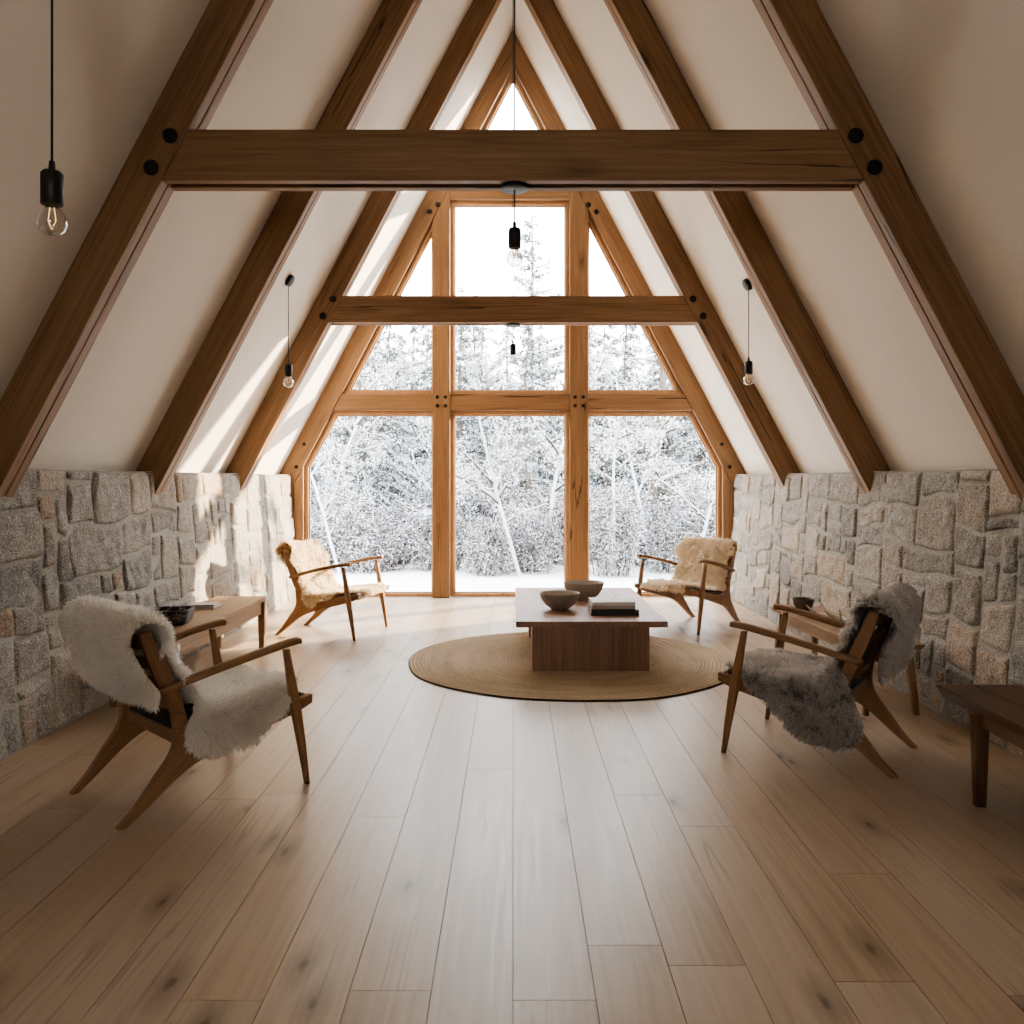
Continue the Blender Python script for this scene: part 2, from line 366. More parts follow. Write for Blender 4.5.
# ------------------------------------------------------------------ stone walls
def stone_wall(name, sg, seed):
    r = random.Random(seed); g = np.random.default_rng(seed)
    cu, cv = .150, .078
    y0, y1 = YB, YF - .01
    NU, NV = int((y1 - y0) / cu), 18
    cu = (y1 - y0) / NU; cv = ZW / NV
    occ = np.zeros((NU, NV), bool); rects = []
    for v in range(NV - 1, -1, -1):
        u = 0
        while u < NU:
            if occ[u, v]: u += 1; continue
            free = 0
            while u + free < NU and not occ[u + free, v] and free < 6: free += 1
            big = r.random()
            w = min(free, r.choice((2, 2, 3, 3, 3, 4) if big > .3 else (1, 1, 2, 2)))
            if free - w == 1 and w > 1: w = free if free <= 4 else w - 1
            h = r.choice((2, 3, 3, 3, 4)) if w >= 2 and big > .25 else r.choice((1, 2, 2, 3) if w > 1 else (2, 2, 3))
            h = min(h, v + 1, 5)
            if v + 1 - h == 1: h = min(v + 1, h + 1)
            while h > 1 and any(occ[u:u + w, v - h + 1]): h -= 1
            occ[u:u + w, v - h + 1:v + 1] = True
            rects.append((u, v - h + 1, w, h)); u += w
    nA, nB = SNoise(seed + 1, 5.5, dim=2), SNoise(seed + 2, 5.5, dim=2)
    nA2, nB2 = SNoise(seed + 3, 17, dim=2), SNoise(seed + 4, 17, dim=2)
    rough1, rough2, rough3 = SNoise(seed + 5, 40, 10, 3), SNoise(seed + 6, 110, 12, 3), SNoise(seed + 8, 14, 8, 3)
    def warp(U, Vv):
        P = np.stack([U, Vv], -1); ed = np.clip(np.minimum(Vv, ZW - Vv) / .15, 0, 1); eu = np.clip(np.minimum(U - y0, y1 - U) / .15, 0, 1)
        return U + (nA(P) * .030 + nA2(P) * .016) * eu, Vv + (nB(P) * .036 + nB2(P) * .014) * ed
    Vs, Qs, Cs = [], [], []; base = 0
    pal = [(.30, .295, .285)] * 6 + [(.24, .24, .24)] * 4 + [(.36, .34, .315)] * 4 + [(.42, .385, .335)] * 2 + [(.36, .29, .225), (.40, .27, .17), (.33, .30, .27), (.20, .205, .21)]
    def rowcol(u, v): return None
    for (u, v, w, h) in rects:
        yc = y0 + (u + w / 2) * cu
        step = .016 if yc < 6.2 else .024
        if yc < 1.0: step = .035
        nu, nv = max(6, int(w * cu / step)), max(6, int(h * cv / step))
        m = .0075
        ju = np.array([[r.uniform(-.012, .018), r.uniform(-.014, .014)] for _ in range(4)])
        a = np.linspace(0, 1, nu + 1); b = np.linspace(0, 1, nv + 1)
        # denser rim so that the edge rounds off
        a = .5 - .5 * np.cos(a * math.pi) * (.55) - .5 * (1 - 2 * a) * .45 + 0; b = .5 - .5 * np.cos(b * math.pi) * .55 - .5 * (1 - 2 * b) * .45
        A, B = np.meshgrid(a, b, indexing='ij')
        du = (1 - A) * (1 - B) * ju[0, 0] + A * (1 - B) * ju[1, 0] + A * B * ju[2, 0] + (1 - A) * B * ju[3, 0]
        dv = (1 - A) * (1 - B) * ju[0, 1] + A * (1 - B) * ju[1, 1] + A * B * ju[2, 1] + (1 - A) * B * ju[3, 1]
        fe = 0 if (v + h == NV or v == 0) else 1
        U = y0 + (u + A * w) * cu + np.where(A < .5, m, -m) * np.abs(2 * A - 1) + du * .8 * (1 if 0 < u and u + w < NU else 0)
        Z = (v + B * h) * cv + np.where(B < .5, m, -m) * np.abs(2 * B - 1) + dv * .8 * fe
        U, Z = warp(U, Z); Z = np.clip(Z, .002, ZW - .001)
        # corner rounding: distance to the border
        ex = np.minimum(A, 1 - A) * w * cu; ez = np.minimum(B, 1 - B) * h * cv
        e_ = np.minimum(ex, ez); e_ = np.minimum(e_, np.sqrt(np.maximum(0, ex * ez)) * .8)
        off = r.uniform(0, 40)
        P3 = np.stack([U + off, Z, np.full_like(U, off)], -1)
        prof = 1 - np.exp(-(np.maximum(e_, 0) / .0085) ** 1.4)
        tx, tz = r.uniform(-.03, .03), r.uniform(-.03, .03)
        depth = (.013 + r.uniform(0, .010)) * prof + (rough3(P3) * .006 + rough1(P3) * .0075 + rough2(P3) * .004) * prof + (A - .5) * w * cu * tx * prof + (B - .5) * h * cv * tz * prof - .004
        depth = np.maximum(depth, -.006)
        batter = 2.462 + .09 * (Z / ZW)
        X = sg * (batter - depth)
        Vs.append(np.stack([X, U, Z], -1).reshape(-1, 3))
        c = np.array(r.choice(pal)) * r.uniform(.88, 1.22) * np.array([.97, .885, .785])
        Cs.append(np.tile(np.append(c, 1), ((nu + 1) * (nv + 1), 1)))
        I = np.arange((nu + 1) * (nv + 1)).reshape(nu + 1, nv + 1) + base
        q = np.stack([I[:-1, :-1], I[1:, :-1], I[1:, 1:], I[:-1, 1:]], -1).reshape(-1, 4)
        Qs.append(q if sg < 0 else q[:, ::-1]); base += (nu + 1) * (nv + 1)
    nst = sum(len(q) for q in Qs)
    # mortar backing with thickness
    xf0, xf1, xb = 2.4595, 2.5495, 2.95
    bx = [(xf0, 0), (xf1, ZW - .001), (xb, ZW - .001), (xb, -.2), (xf0, -.2)]
    for yy in (y0, y1):
        for (x, z) in bx: Vs.append(np.array([[sg * x, yy, z]])); Cs.append(np.array([[.3, .28, .25, 1]]))
    for k in range(5):
        k2 = (k + 1) % 5; Qs.append(np.array([[base + k, base + k2, base + 5 + k2, base + 5 + k]]))
    # end caps as quads
    for b_ in (base, base + 5): Qs.append(np.array([[b_, b_ + 1, b_ + 2, b_ + 3], [b_, b_ + 3, b_ + 4, b_]][:1]))
    Q = np.concatenate(Qs); mi = np.concatenate([np.zeros(nst), np.ones(len(Q) - nst)])
    me = mesh_np(name, np.concatenate(Vs), Q, None, (M['stone'], M['mortar']), mi, True, {'scol': ('FLOAT_COLOR', np.concatenate(Cs))})
    tag(obj(name, me), kind='structure')
stone_wall('wall_left', -1, 21); stone_wall('wall_right', 1, 34)

# ------------------------------------------------------------------ roof and rear wall
bm = bmesh.new()
for sg in (-1, 1):
    pl = [(0, APO + .004), (sg * 2.95, ZW - (2.95 - 2.677) / SL + .004), (sg * 2.95, ZW - (2.95 - 2.677) / SL + .45), (0, APO + .45)]
    add_prism(bm, pl, YB - .2, YF + .16, 0)
tag(from_bm('ceiling', bm, M['plaster']), kind='structure')
bm = bmesh.new()
wx, wz0, wz1 = .7, 1.3, 2.6  # opening for the rear window added as fill light
for pl in ([(-2.95, -.2), (2.95, -.2), (2.95, wz0), (-2.95, wz0)],
           [(-2.95, wz0), (-wx, wz0), (-wx, wz1), (-XO(wz1), wz1), (-2.95, .92)], [(2.95, wz0), (2.95, .92), (XO(wz1), wz1), (wx, wz1), (wx, wz0)],
           [(-XO(wz1), wz1), (XO(wz1), wz1), (0, APO)]):
    add_prism(bm, pl, YB - .2, YB, 0)
tag(from_bm('wall_rear', bm, M['darkbench'], None, wc_lin((0, 0, 1))), kind='structure')

def inset(poly, d):
    n = len(poly); out = []
    A = sum(poly[i][0] * poly[(i + 1) % n][1] - poly[(i + 1) % n][0] * poly[i][1] for i in range(n))
    s = 1 if A > 0 else -1
    for i in range(n):
        p0, p1, p2 = (Vector(poly[i - 1]), Vector(poly[i]), Vector(poly[(i + 1) % n]))
        d1 = (p1 - p0).normalized(); d2 = (p2 - p1).normalized()
        n1 = Vector((-d1.y, d1.x)) * s; n2 = Vector((-d2.y, d2.x)) * s
        b = (n1 + n2); b = b / max(.2, b.dot(n1)); out.append(tuple(p1 + b * d))
    return out
def inset_w(poly, ds):
    n = len(poly); A = sum(poly[i][0] * poly[(i + 1) % n][1] - poly[(i + 1) % n][0] * poly[i][1] for i in range(n)); s = 1 if A > 0 else -1
    L = []
    for i in range(n):
        p, q = Vector(poly[i]), Vector(poly[(i + 1) % n]); d = (q - p).normalized(); L.append((p + Vector((-d.y, d.x)) * s * ds[i], d))
    out = []
    for i in range(n):
        (p, d), (q, f) = L[i - 1], L[i]; k = ((q - p).x * f.y - (q - p).y * f.x) / (d.x * f.y - d.y * f.x); out.append(tuple(p + d * k))
    return out
def window(idx, poly, y0=9.675, wid=.042, thin=()):
    ds = [.006 if i in thin else wid for i in range(len(poly))]
    root = bpy.data.objects.new('window_%d' % idx, None); link(root); tag(root, kind='structure')
    inn = inset_w(poly, ds); n = len(poly)
    bm = bmesh.new()
    for i in range(n):
        j = (i + 1) % n
        add_prism(bm, [poly[i], poly[j], inn[j], inn[i]], y0, y0 + .07, .004, 1)
    inn2 = inset_w(poly, [d + .014 for d in ds])
    for i in range(n):
        j = (i + 1) % n
        add_prism(bm, [inn[i], inn[j], inn2[j], inn2[i]], y0 + .03, y0 + .06, .002, 1)
    from_bm('frame', bm, M['trim'], root, wc_lin((0, 0, 1)))
    gp = inset_w(poly, [d + .008 for d in ds])
    b = bmesh.new(); b.faces.new([b.verts.new((x, y0 + .045, z)) for x, z in gp])
    from_bm('pane', b, M['glass'], root)
PL, PR = (-.920, -.722), (.650, .862)
def post_top(x): return API - abs(x) / SL
e = .003
lowL = [(-2.40, .002), (PL[0] - e, .002), (PL[0] - e, 2.145 - e), (-XI(2.145) + .01, 2.145 - e), (-2.40, ZW + (2.452 - 2.40) / SL)]
window(1, lowL, thin=(1,))
window(2, [(PL[1] + e, .002), (PR[0] - e, .002), (PR[0] - e, 2.145 - e), (PL[1] + e, 2.145 - e)])
window(3, [(PR[1] + e, .002), (2.40, .002), (2.40, ZW + (2.452 - 2.40) / SL), (XI(2.145) - .01, 2.145 - e), (PR[1] + e, 2.145 - e)], thin=(4,))
window(4, [(-XI(2.335) + .01, 2.335 + e), (PL[0] - e, 2.335 + e), (PL[0] - e, post_top(PL[0]) - .012)], thin=(1,))
window(5, [(PL[1] + e, 2.335 + e), (PR[0] - e, 2.335 + e), (PR[0] - e, 4.565 - e), (PL[1] + e, 4.565 - e)])
window(6, [(PR[1] + e, 2.335 + e), (XI(2.335) - .01, 2.335 + e), (PR[1] + e, post_top(PR[1]) - .012)], thin=(2,))
window(7, [(-XI(4.725) + .01, 4.725), (XI(4.725) - .01, 4.725), (0, API - .01)])
window(8, [(-wx + .002, wz0 + .002), (wx - .002, wz0 + .002), (wx - .002, wz1 - .002), (-wx + .002, wz1 - .002)], YB - .14)  # unseen rear window, added to let sky light fill the room from behind

# ------------------------------------------------------------------ timber frame
def bolt(parent, x, y, z, r):
    secs = []
    for yy, rr in ((y + .004, r), (y - .008, r), (y - .013, r * .7)):
        secs.append(((x, yy, z), (1, 0, 0), (0, 0, 1), rr, rr))
    loft('bolt', secs, M['iron'], parent, 16, 2.0)
ords = ['nearest', 'second', 'third', 'farthest']
rl = {(0, -1): 'nearest sloping timber rafter on the left, two dark bolts at the big crossbeam',
      (0, 1): 'nearest sloping timber rafter on the right, two dark bolts at the big crossbeam',
      (1, -1): 'plain sloping timber rafter on the left roof, second from the viewer, without bolts',
      (1, 1): 'plain sloping timber rafter on the right roof, second from the viewer, without bolts',
      (2, -1): 'sloping timber rafter on the left holding the small far crossbeam with two bolts',
      (2, 1): 'sloping timber rafter on the right holding the small far crossbeam with two bolts',
      (3, -1): 'farthest left timber rafter, edging the left side of the big gable window',
      (3, 1): 'farthest right timber rafter, edging the right side of the big gable window'}
for i, ty in enumerate(TY):
    for sg in (-1, 1):
        root = thing('roof_rafter', rl[(i, sg)], 'rafter', (0, ty, 0))
        zin = ZW - (2.552 - 2.452) / SL
        poly = [(0 + sg * .0015, APO - .003), (sg * 2.677, ZW + .003), (sg * 2.552, ZW + .003), (sg * 2.552, zin), (sg * .0015, API)]
        bm = bmesh.new(); gr = .004
        add_prism(bm, poly, 0, TD / 2 - gr, .006, 2); add_prism(bm, inset(poly, .012), TD / 2 - gr, TD / 2 + gr, 0); add_prism(bm, poly, TD / 2 + gr, TD, .006, 2)
        from_bm('timber', bm, M['beam'], root, wc_lin((sg * .54, 0, -1)))
        if i in (0, 2):
            rr = .037 if i == 0 else .031
            bolt(root, sg * 1.672, 0, 3.03, rr); bolt(root, sg * 1.765, 0, 2.875, rr)
        if i == 3:
            bolt(root, sg * .955, 0, 4.42, .028); bolt(root, sg * .86, 0, 4.50, .028)
            bolt(root, sg * 2.39, 0, 1.76, .02); bolt(root, sg * 2.48, 0, 1.50, .02)
def tie(ty, label):
    root = thing('cross_beam', label, 'beam', (0, ty, 0))
    z0, z1 = 2.812, 3.062; ee = .002
    bm = bmesh.new()
    full = [(-XI(z0) + ee, z0), (XI(z0) - ee, z0), (XI(z1) - ee, z1), (-XI(z1) + ee, z1)]
    core = [(-XI(z0 + .03) + ee, z0 + .03), (XI(z0 + .03) - ee, z0 + .03), (XI(z1) - ee, z1), (-XI(z1) + ee, z1)]
    add_prism(bm, full, 0, .052, .004); add_prism(bm, core, .052, TD - .052, 0); add_prism(bm, full, TD - .052, TD, .004)
    from_bm('timber', bm, M['beam'], root, wc_lin((1, 0, 0)))
tie(TY[0], 'large dark timber crossbeam spanning the room nearest the viewer')
tie(TY[2], 'smaller looking far timber crossbeam in front of the gable window')
for (xa, xb), lab in ((PL, 'left upright timber post of the gable window, four bolts at mid height'), (PR, 'right upright timber post of the gable window, four bolts at mid height')):
    root = thing('window_post', lab, 'post', (0, TY[3], 0))
    prism('timber', [(xa, .001), (xb, .001), (xb, post_top(xb) - .004), (xa, post_top(xa) - .004)], 0, TD, M['beam'], root, (0, 0, 1), .006)
    for bx_ in (-.045, .048):
        for bz in (2.30, 2.20): bolt(root, (xa + xb) / 2 + bx_, 0, bz, .021)
def rail(label, poly, name='window_rail'):
    prism(name, poly, TY[3] + .012, TY[3] + TD, M['beam'], None, (1, 0, 0), .006); tag(bpy.context.scene.collection.objects[-1], label, 'beam')
rail('middle horizontal timber rail between the two window posts', [(PL[1], 2.145), (PR[0], 2.145), (PR[0], 2.335), (PL[1], 2.335)])
rail('horizontal timber rail from the left window post to the left rafter', [(-XI(2.145) + .003, 2.145), (PL[0], 2.145), (PL[0], 2.335), (-XI(2.335) + .003, 2.335)])
rail('horizontal timber rail from the right window post to the right rafter', [(PR[1], 2.145), (XI(2.145) - .003, 2.145), (XI(2.335) - .003, 2.335), (PR[1], 2.335)])
rail('short top timber rail above the tall centre pane, just below the big crossbeam', [(PL[1], 4.565), (PR[0], 4.565), (PR[0], 4.72), (PL[1], 4.72)])
for sg, s_ in ((-1, 'left'), (1, 'right')):
    prism('window_jamb', sorted([(sg * 2.402, .001), (sg * 2.56, .001)]) + sorted([(sg * 2.56, 1.21), (sg * 2.452 - 0 * sg, 1.398), (sg * 2.402, 1.50)], key=lambda p: -p[0] ), TY[3], TY[3] + TD, M['beam'], None, (0, 0, 1), .004)
    tag(bpy.context.scene.collection.objects[-1], 'short upright timber jamb between the %s stone wall and the window' % s_, 'post')

# ------------------------------------------------------------------ pendant lamps
def pendant(label, x, y, ztop, zsock, canopy=None, over=None, tilt=0, rs=.031):
    """zsock = top of the socket"""
    root = thing('pendant_lamp', label, 'lamp', (x, y, 0))
    sl = .098
    tube('cord', [(0, 0, ztop), (0, 0, (ztop + zsock) / 2), (0, 0, zsock + .02)], 0.0036, M['black'], root, 8)
    if over: tube('cord', [(0, 0, over[0]), (0, 0, over[1])], 0.0036, M['black'], root, 8)
    lathe('socket', [(.0, zsock + .03), (.008, zsock + .03), (.010, zsock + .004), (rs * .8, zsock), (rs, zsock - .008), (rs, zsock - sl), (rs * .86, zsock - sl - .003), (0, zsock - sl - .003)], M['black'], root, 28)
    zb = zsock - sl
    b = lathe('bulb', [(.017, zb), (.019, zb - .010), (.034, zb - .028), (.041, zb - .048), (.0415, zb - .060), (.036, zb - .078), (.022, zb - .089), (.002, zb - .0935)], M['bulbglass'], root, 28)
    tube('filament', [(-.006, 0, zb - .008), (-.012, 0, zb - .048), (.0, 0, zb - .075), (.012, 0, zb - .048), (.006, 0, zb - .008)], .0011, M['filament'], b, 6)
    if canopy == 'flat':
        lathe('canopy', [(0, ztop - .020), (.066, ztop - .020), (.07, ztop - .017), (.07, ztop - .001), (0, ztop - .001)], M['black'], root, 32)
    elif canopy:
        sg = canopy; n = Vector((-sg * 1, 0, -.54)).normalized(); u = Vector((0, 1, 0)); v = n.cross(u); c = Vector((0, 0, ztop))
        loft('canopy', [(c + n * .002, u, v, .05, .05), (c + n * .028, u, v, .05, .05), (c + n * .034, u, v, .043, .043)], M['black'], root, 26, 2.0)
pendant('black pendant bulb lamp hanging at top left in front of the nearest rafter', -1.372, 2.5, ZW + (2.677 - 1.372) / SL - .0, 2.268, canopy=-1)
pendant('black pendant bulb lamp hanging from the centre of the big crossbeam', .008, TY[0] + TD / 2, 2.812, 2.602, 'flat', (APO - .01, 3.064))
pendant('tiny far pendant lamp hanging under the far crossbeam in front of window', .0, TY[2] + TD / 2, 2.812, 2.625, 'flat', (APO - .01, 3.064), rs=.029)
pendant('small pendant bulb lamp hanging from the left sloping ceiling above the bench', -1.845, 6.9, XO and (ZW + (2.677 - 1.845) / SL), 2.30, canopy=-1)
pendant('small pendant bulb lamp hanging from the right sloping ceiling beside a rafter', 1.885, 6.72, ZW + (2.677 - 1.885) / SL, 2.30, canopy=1)

# ------------------------------------------------------------------ lounge chairs
def chair(label, x, y, ang):
    root = thing('lounge_chair', label, 'chair', (x, y, 0), ang)
    W0 = lambda s: .262 + .062 * s / .78
    for sg in (-1, 1):
        wp = lambda px, py, pz, sg=sg: (px - .39, py + sg * W0(px), pz)
        # front leg, outside of the rail
        secs = []
        for z, s, ra, rb in ((0, .772, .0115, .012), (.02, .769, .0125, .013), (.18, .744, .019, .017), (.34, .716, .0245, .019), (.46, .695, .021, .017), (.56, .677, .0165, .015), (.612, .668, .0155, .014)):
            secs.append(((s - .39, sg * (W0(s) + .030 + .012 * (z - .3)), z), (1, 0, 0), (0, 1, 0), ra, rb))
        loft('leg', secs, M['chair'], root, 16, 3.0)
        # rear leg: boomerang that turns up into the back and forward into the seat rail
        lo = [tuple(p) for p in catmull([(.018, .0), (.11, .07), (.20, .142), (.285, .193), (.372, .222)], 5)]
        up = [tuple(p) for p in catmull([(.372, .304), (.30, .315), (.262, .345), (.243, .41)], 5)]
        bk = [tuple(p) for p in catmull([(.192, .41), (.203, .32), (.188, .25), (.13, .17), (.05, .065), (-.016, .0)], 5)]
        prism('leg', lo + up + bk, -.019, .019, M['chair'], root, (.7, 0, .7), .008, 3, wp)
        rb = [tuple(p) for p in catmull([(.373, .2225), (.53, .266), (.66, .300), (.735, .322), (.805, .352)], 4)]
        rt = [tuple(p) for p in catmull([(.805, .392), (.70, .368), (.55, .338), (.373, .3035)], 4)]
        prism('side_rail', rb + rt, -.0185, .0185, M['chair'], root, (.97, 0, .2), .006, 2, wp)
        # back post
        pf = [tuple(p) for p in catmull([(.262, .352), (.222, .48), (.165, .62), (.107, .752)], 5)]
        pb = [tuple(p) for p in catmull([(.066, .742), (.105, .62), (.160, .48), (.192, .412)], 5)]
        wq = lambda px, py, pz, sg=sg: (px - .39, py + sg * (W0(px) - .0), pz)
        prism('back_post', pf + pb + [(.243, .412)], -.016, .016, M['chair'], root, (-.4, 0, .9), .007, 2, wq)
        # armrest
        path = catmull([(.735, sg * .343, .640), (.685, sg * .347, .637), (.55, sg * .345, .613), (.38, sg * .330, .575), (.24, sg * .306, .537), (.135, sg * .286, .508)], 6)
        secs = []; n = len(path)
        for k, p in enumerate(path):
            f = k / (n - 1)
            q = path[min(k + 1, n - 1)] - path[max(k - 1, 0)]; d = Vector(q).normalized(); u = Vector((0, 0, 1)).cross(d).normalized(); v = d.cross(u)
            en = min(1, math.sqrt(max(0, 1 - (1 - min(1, f / .06)) ** 2)) + .25) * (1 if f < .94 else max(.35, math.sqrt(max(0, 1 - ((f - .94) / .06) ** 2))))
            secs.append((Vector(p) - Vector((.39, 0, 0)), u, v, (.030 - .006 * f) * en, (.0155) * (.5 + .5 * en)))
        loft('armrest', secs, M['chair'], root, 16, 2.8)
    yw = W0(.79) - .02
    prism('front_rail', [(-yw, .335), (yw, .335), (yw, .392), (-yw, .392)], .375, .400, M['chair'], root, (1, 0, 0), .005, 2, lambda px, py, pz: (py, px, pz))
    yw = W0(.24) - .02
    prism('rear_rail', [(-yw, .268), (yw, .268), (yw, .318), (-yw, .318)], -.165, -.138, M['chair'], root, (1, 0, 0), .005, 2, lambda px, py, pz: (py, px, pz))
    # seat: webbed panel, slopes back
    prism('seat', [(.235, .306), (.775, .380), (.775, .396), (.235, .322)], -.5, .5, M['strap'], root, (0, 1, 0), .003, 1,
          lambda px, py, pz: (px - .39, py * 2 * (W0(px) - .021), pz))
    # backrest: three curved slats and a top rail between the posts
    for (sa, za, hh) in ((.094, .735, .062), (.131, .64, .05), (.165, .555, .05), (.198, .47, .05)):
        V, Q = [], []; n = 14; Wc = []
        dirv = Vector((-.39, 0, .92)).normalized(); nr = Vector((.92, 0, .39)).normalized()
        o = rng.uniform(0, 50)
        for k in range(n + 1):
            f = -1 + 2 * k / n; yy = f * (W0(sa) - .014); bow = -.028 * (1 - f * f)
            for (dd, ww) in ((-1, -1), (1, -1), (1, 1), (-1, 1)):
                p = Vector((sa - .39 - .003, yy, za)) + nr * (bow + .008 * ww) + dirv * (dd * hh / 2 - hh / 2)
                V.append(tuple(p)); Wc.append((yy + o, dd * hh, ww * .01 + o))
        for k in range(n):
            for c in range(4): Q.append((k * 4 + c, k * 4 + (c + 1) % 4, k * 4 + 4 + (c + 1) % 4, k * 4 + 4 + c))
        Q += [(3, 2, 1, 0), (n * 4, n * 4 + 1, n * 4 + 2, n * 4 + 3)]
        ob = obj('back_slat', mesh_np('back_slat', V, Q, None, (M['chair'],), attrs={'wc': ('FLOAT_VECTOR', Wc)}), root)
    return root

# ------------------------------------------------------------------ sheepskins (built on the chair's own frame)
def sheepskin(label, ch, mat, path, hw, near, nstr, length, seed, yb0=.262, lump=.014, wid=.0030, shift=None, curl=.5):
    """path: (s,z) centre line; hw(f)->(half width to +y, half width to -y); beyond yb the skin hangs"""
    g = np.random.default_rng(seed)
    P = np.array(catmull(path, 10)); seg = np.r_[0, np.cumsum(np.linalg.norm(np.diff(P, axis=0), axis=1))]; Lt = seg[-1]
    n1, n2 = 90, 70
    f = np.linspace(0, 1, n1); S = np.interp(f * Lt, seg, P[:, 0]); Z = np.interp(f * Lt, seg, P[:, 1])
    dS, dZ = np.gradient(S), np.gradient(Z); nn = np.hypot(dS, dZ); dS, dZ = dS / nn, dZ / nn
    nx, nz = -dZ, dS                                        # path runs up the rear, over, down the front, along the seat: outward side
    w = np.linspace(-1, 1, n2)
    G = np.zeros((n1, n2, 3)); edge_n = SNoise(seed + 1, 1, 5, 1)
    for i in range(n1):
        hp, hm = hw(f[i])
        wob = 1 + .06 * math.sin(f[i] * 23 + seed) + .045 * math.sin(f[i] * 41 + seed * 2)
        for j in range(n2):
            y = w[j] * (hp if w[j] > 0 else hm) * wob
            a = abs(y); sg = 1 if y > 0 else -1
            yb = yb0 + .2 * max(0, min(1, (.36 - f[i]) / .08))      # behind the back the skin stays flat
            ex = max(0, a - yb)
            r_ = .05; ang = min(ex / r_, math.pi / 2); rest = max(0, ex - r_ * math.pi / 2)
            yy = min(a, yb) + r_ * math.sin(ang) + rest * .10
            dn = r_ * (1 - math.cos(ang)) + rest
            G[i, j] = (S[i] - .39 - nx[i] * dn, sg * yy, Z[i] - nz[i] * dn)
    lm = SNoise(seed + 5, 13, 9); lm2 = SNoise(seed + 6, 30, 9)
    def normals(G):
        du = np.gradient(G, axis=0); dv = np.gradient(G, axis=1)
        N = np.cross(du, dv); N /= np.maximum(1e-9, np.linalg.norm(N, axis=2, keepdims=True)); return N
    N = normals(G)
    ref = np.stack([nx, 0 * nx, nz], -1)
    if (N[:, n2 // 2] * ref).sum() < 0: N = -N
    G = G + N * (lm(G) * lump + lm2(G) * lump * .4 + lump * .8)[..., None]
    N2 = normals(G); N = np.where((N2 * N).sum(-1, keepdims=True) < 0, -N2, N2)
    TU = np.gradient(G, axis=0); TU /= np.linalg.norm(TU, axis=2, keepdims=True)
    TV = np.gradient(G, axis=1); TV /= np.maximum(1e-9, np.linalg.norm(TV, axis=2, keepdims=True))
    # area weighted sampling
    A = np.linalg.norm(np.cross(G[1:, :-1] - G[:-1, :-1], G[:-1, 1:] - G[:-1, :-1]), axis=2).ravel(); A /= A.sum()
    idx = g.choice(len(A), nstr, p=A); ci, cj = idx // (n2 - 1), idx % (n2 - 1); u, v = g.random(nstr), g.random(nstr)
    def bil(X): 
        u_, v_ = u[:, None], v[:, None]
        return X[ci, cj] * (1 - u_) * (1 - v_) + X[ci + 1, cj] * u_ * (1 - v_) + X[ci + 1, cj + 1] * u_ * v_ + X[ci, cj + 1] * (1 - u_) * v_
    p = bil(G); n = bil(N); tu = bil(TU); tv = bil(TV)
    fu = (ci + u) / (n1 - 1); fv = -1 + 2 * (cj + v) / (n2 - 1)
    lat = np.sign(fv) * np.clip((np.abs(fv) - .86) / .14, 0, 1); end = np.clip((fu - .955) / .045, 0, 1) - np.clip((.045 - fu) / .045, 0, 1)
    fields = [SNoise(seed + 20 + k, 55, 8) for k in range(3)]; fields2 = [SNoise(seed + 30 + k, 120, 8) for k in range(3)]
    cl = np.stack([q(p) for q in fields], -1) * curl + np.stack([q(p) for q in fields2], -1) * curl * .7
    d = n * .95 + cl + g.normal(size=(nstr, 3)) * .22 + np.array([0, 0, -.28]) + tv * (lat * 1.3)[:, None] + tu * (end * 1.3)[:, None]
    d /= np.linalg.norm(d, axis=1, keepdims=True)
    L = length * g.uniform(.65, 1.15, nstr)[:, None] * (1 + .25 * lm(p))[:, None]
    p1 = p + d * L * .5
    d2 = d + g.normal(size=(nstr, 3)) * .35 + cl * .8 + np.array([0, 0, -.3]); d2 /= np.linalg.norm(d2, axis=1, keepdims=True)
    p2 = p1 + d2 * L * .5
    side = np.cross(d, g.normal(size=(nstr, 3))); side /= np.linalg.norm(side, axis=1, keepdims=True); side *= wid * g.uniform(.7, 1.3, nstr)[:, None]
    p0 = p - n * .004
    VV = np.stack([p0 - side, p0 + side, p1 - side * .75, p1 + side * .75, p2], 1).reshape(-1, 3)
    b = np.arange(nstr) * 5 + n1 * n2
    Q = np.concatenate([np.stack([b, b + 1, b + 3, b + 2], 1)]); T = np.stack([b + 2, b + 3, b + 4], 1)
    I = np.arange(n1 * n2).reshape(n1, n2); QB = np.stack([I[:-1, :-1], I[1:, :-1], I[1:, 1:], I[:-1, 1:]], -1).reshape(-1, 4)
    patch = SNoise(seed + 50, 16, 8)
    rr = np.clip(.5 + .5 * patch(p) + g.normal(size=nstr) * .22, 0, 1)
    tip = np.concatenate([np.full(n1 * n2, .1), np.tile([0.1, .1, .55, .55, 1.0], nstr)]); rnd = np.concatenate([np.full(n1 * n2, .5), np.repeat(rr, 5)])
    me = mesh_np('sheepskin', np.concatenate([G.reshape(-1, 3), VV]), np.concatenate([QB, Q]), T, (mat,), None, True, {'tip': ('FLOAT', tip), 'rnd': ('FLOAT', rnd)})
    o = obj('sheepskin', me); o.location = ch.location; o.rotation_euler = ch.rotation_euler
    return tag(o, label, 'sheepskin')

def lerp_table(tab):
    xs = [a for a, *_ in tab]; A = [b for _, b, _ in tab]; B = [c for *_, c in tab]
    return lambda f: (float(np.interp(f, xs, A)), float(np.interp(f, xs, B)))

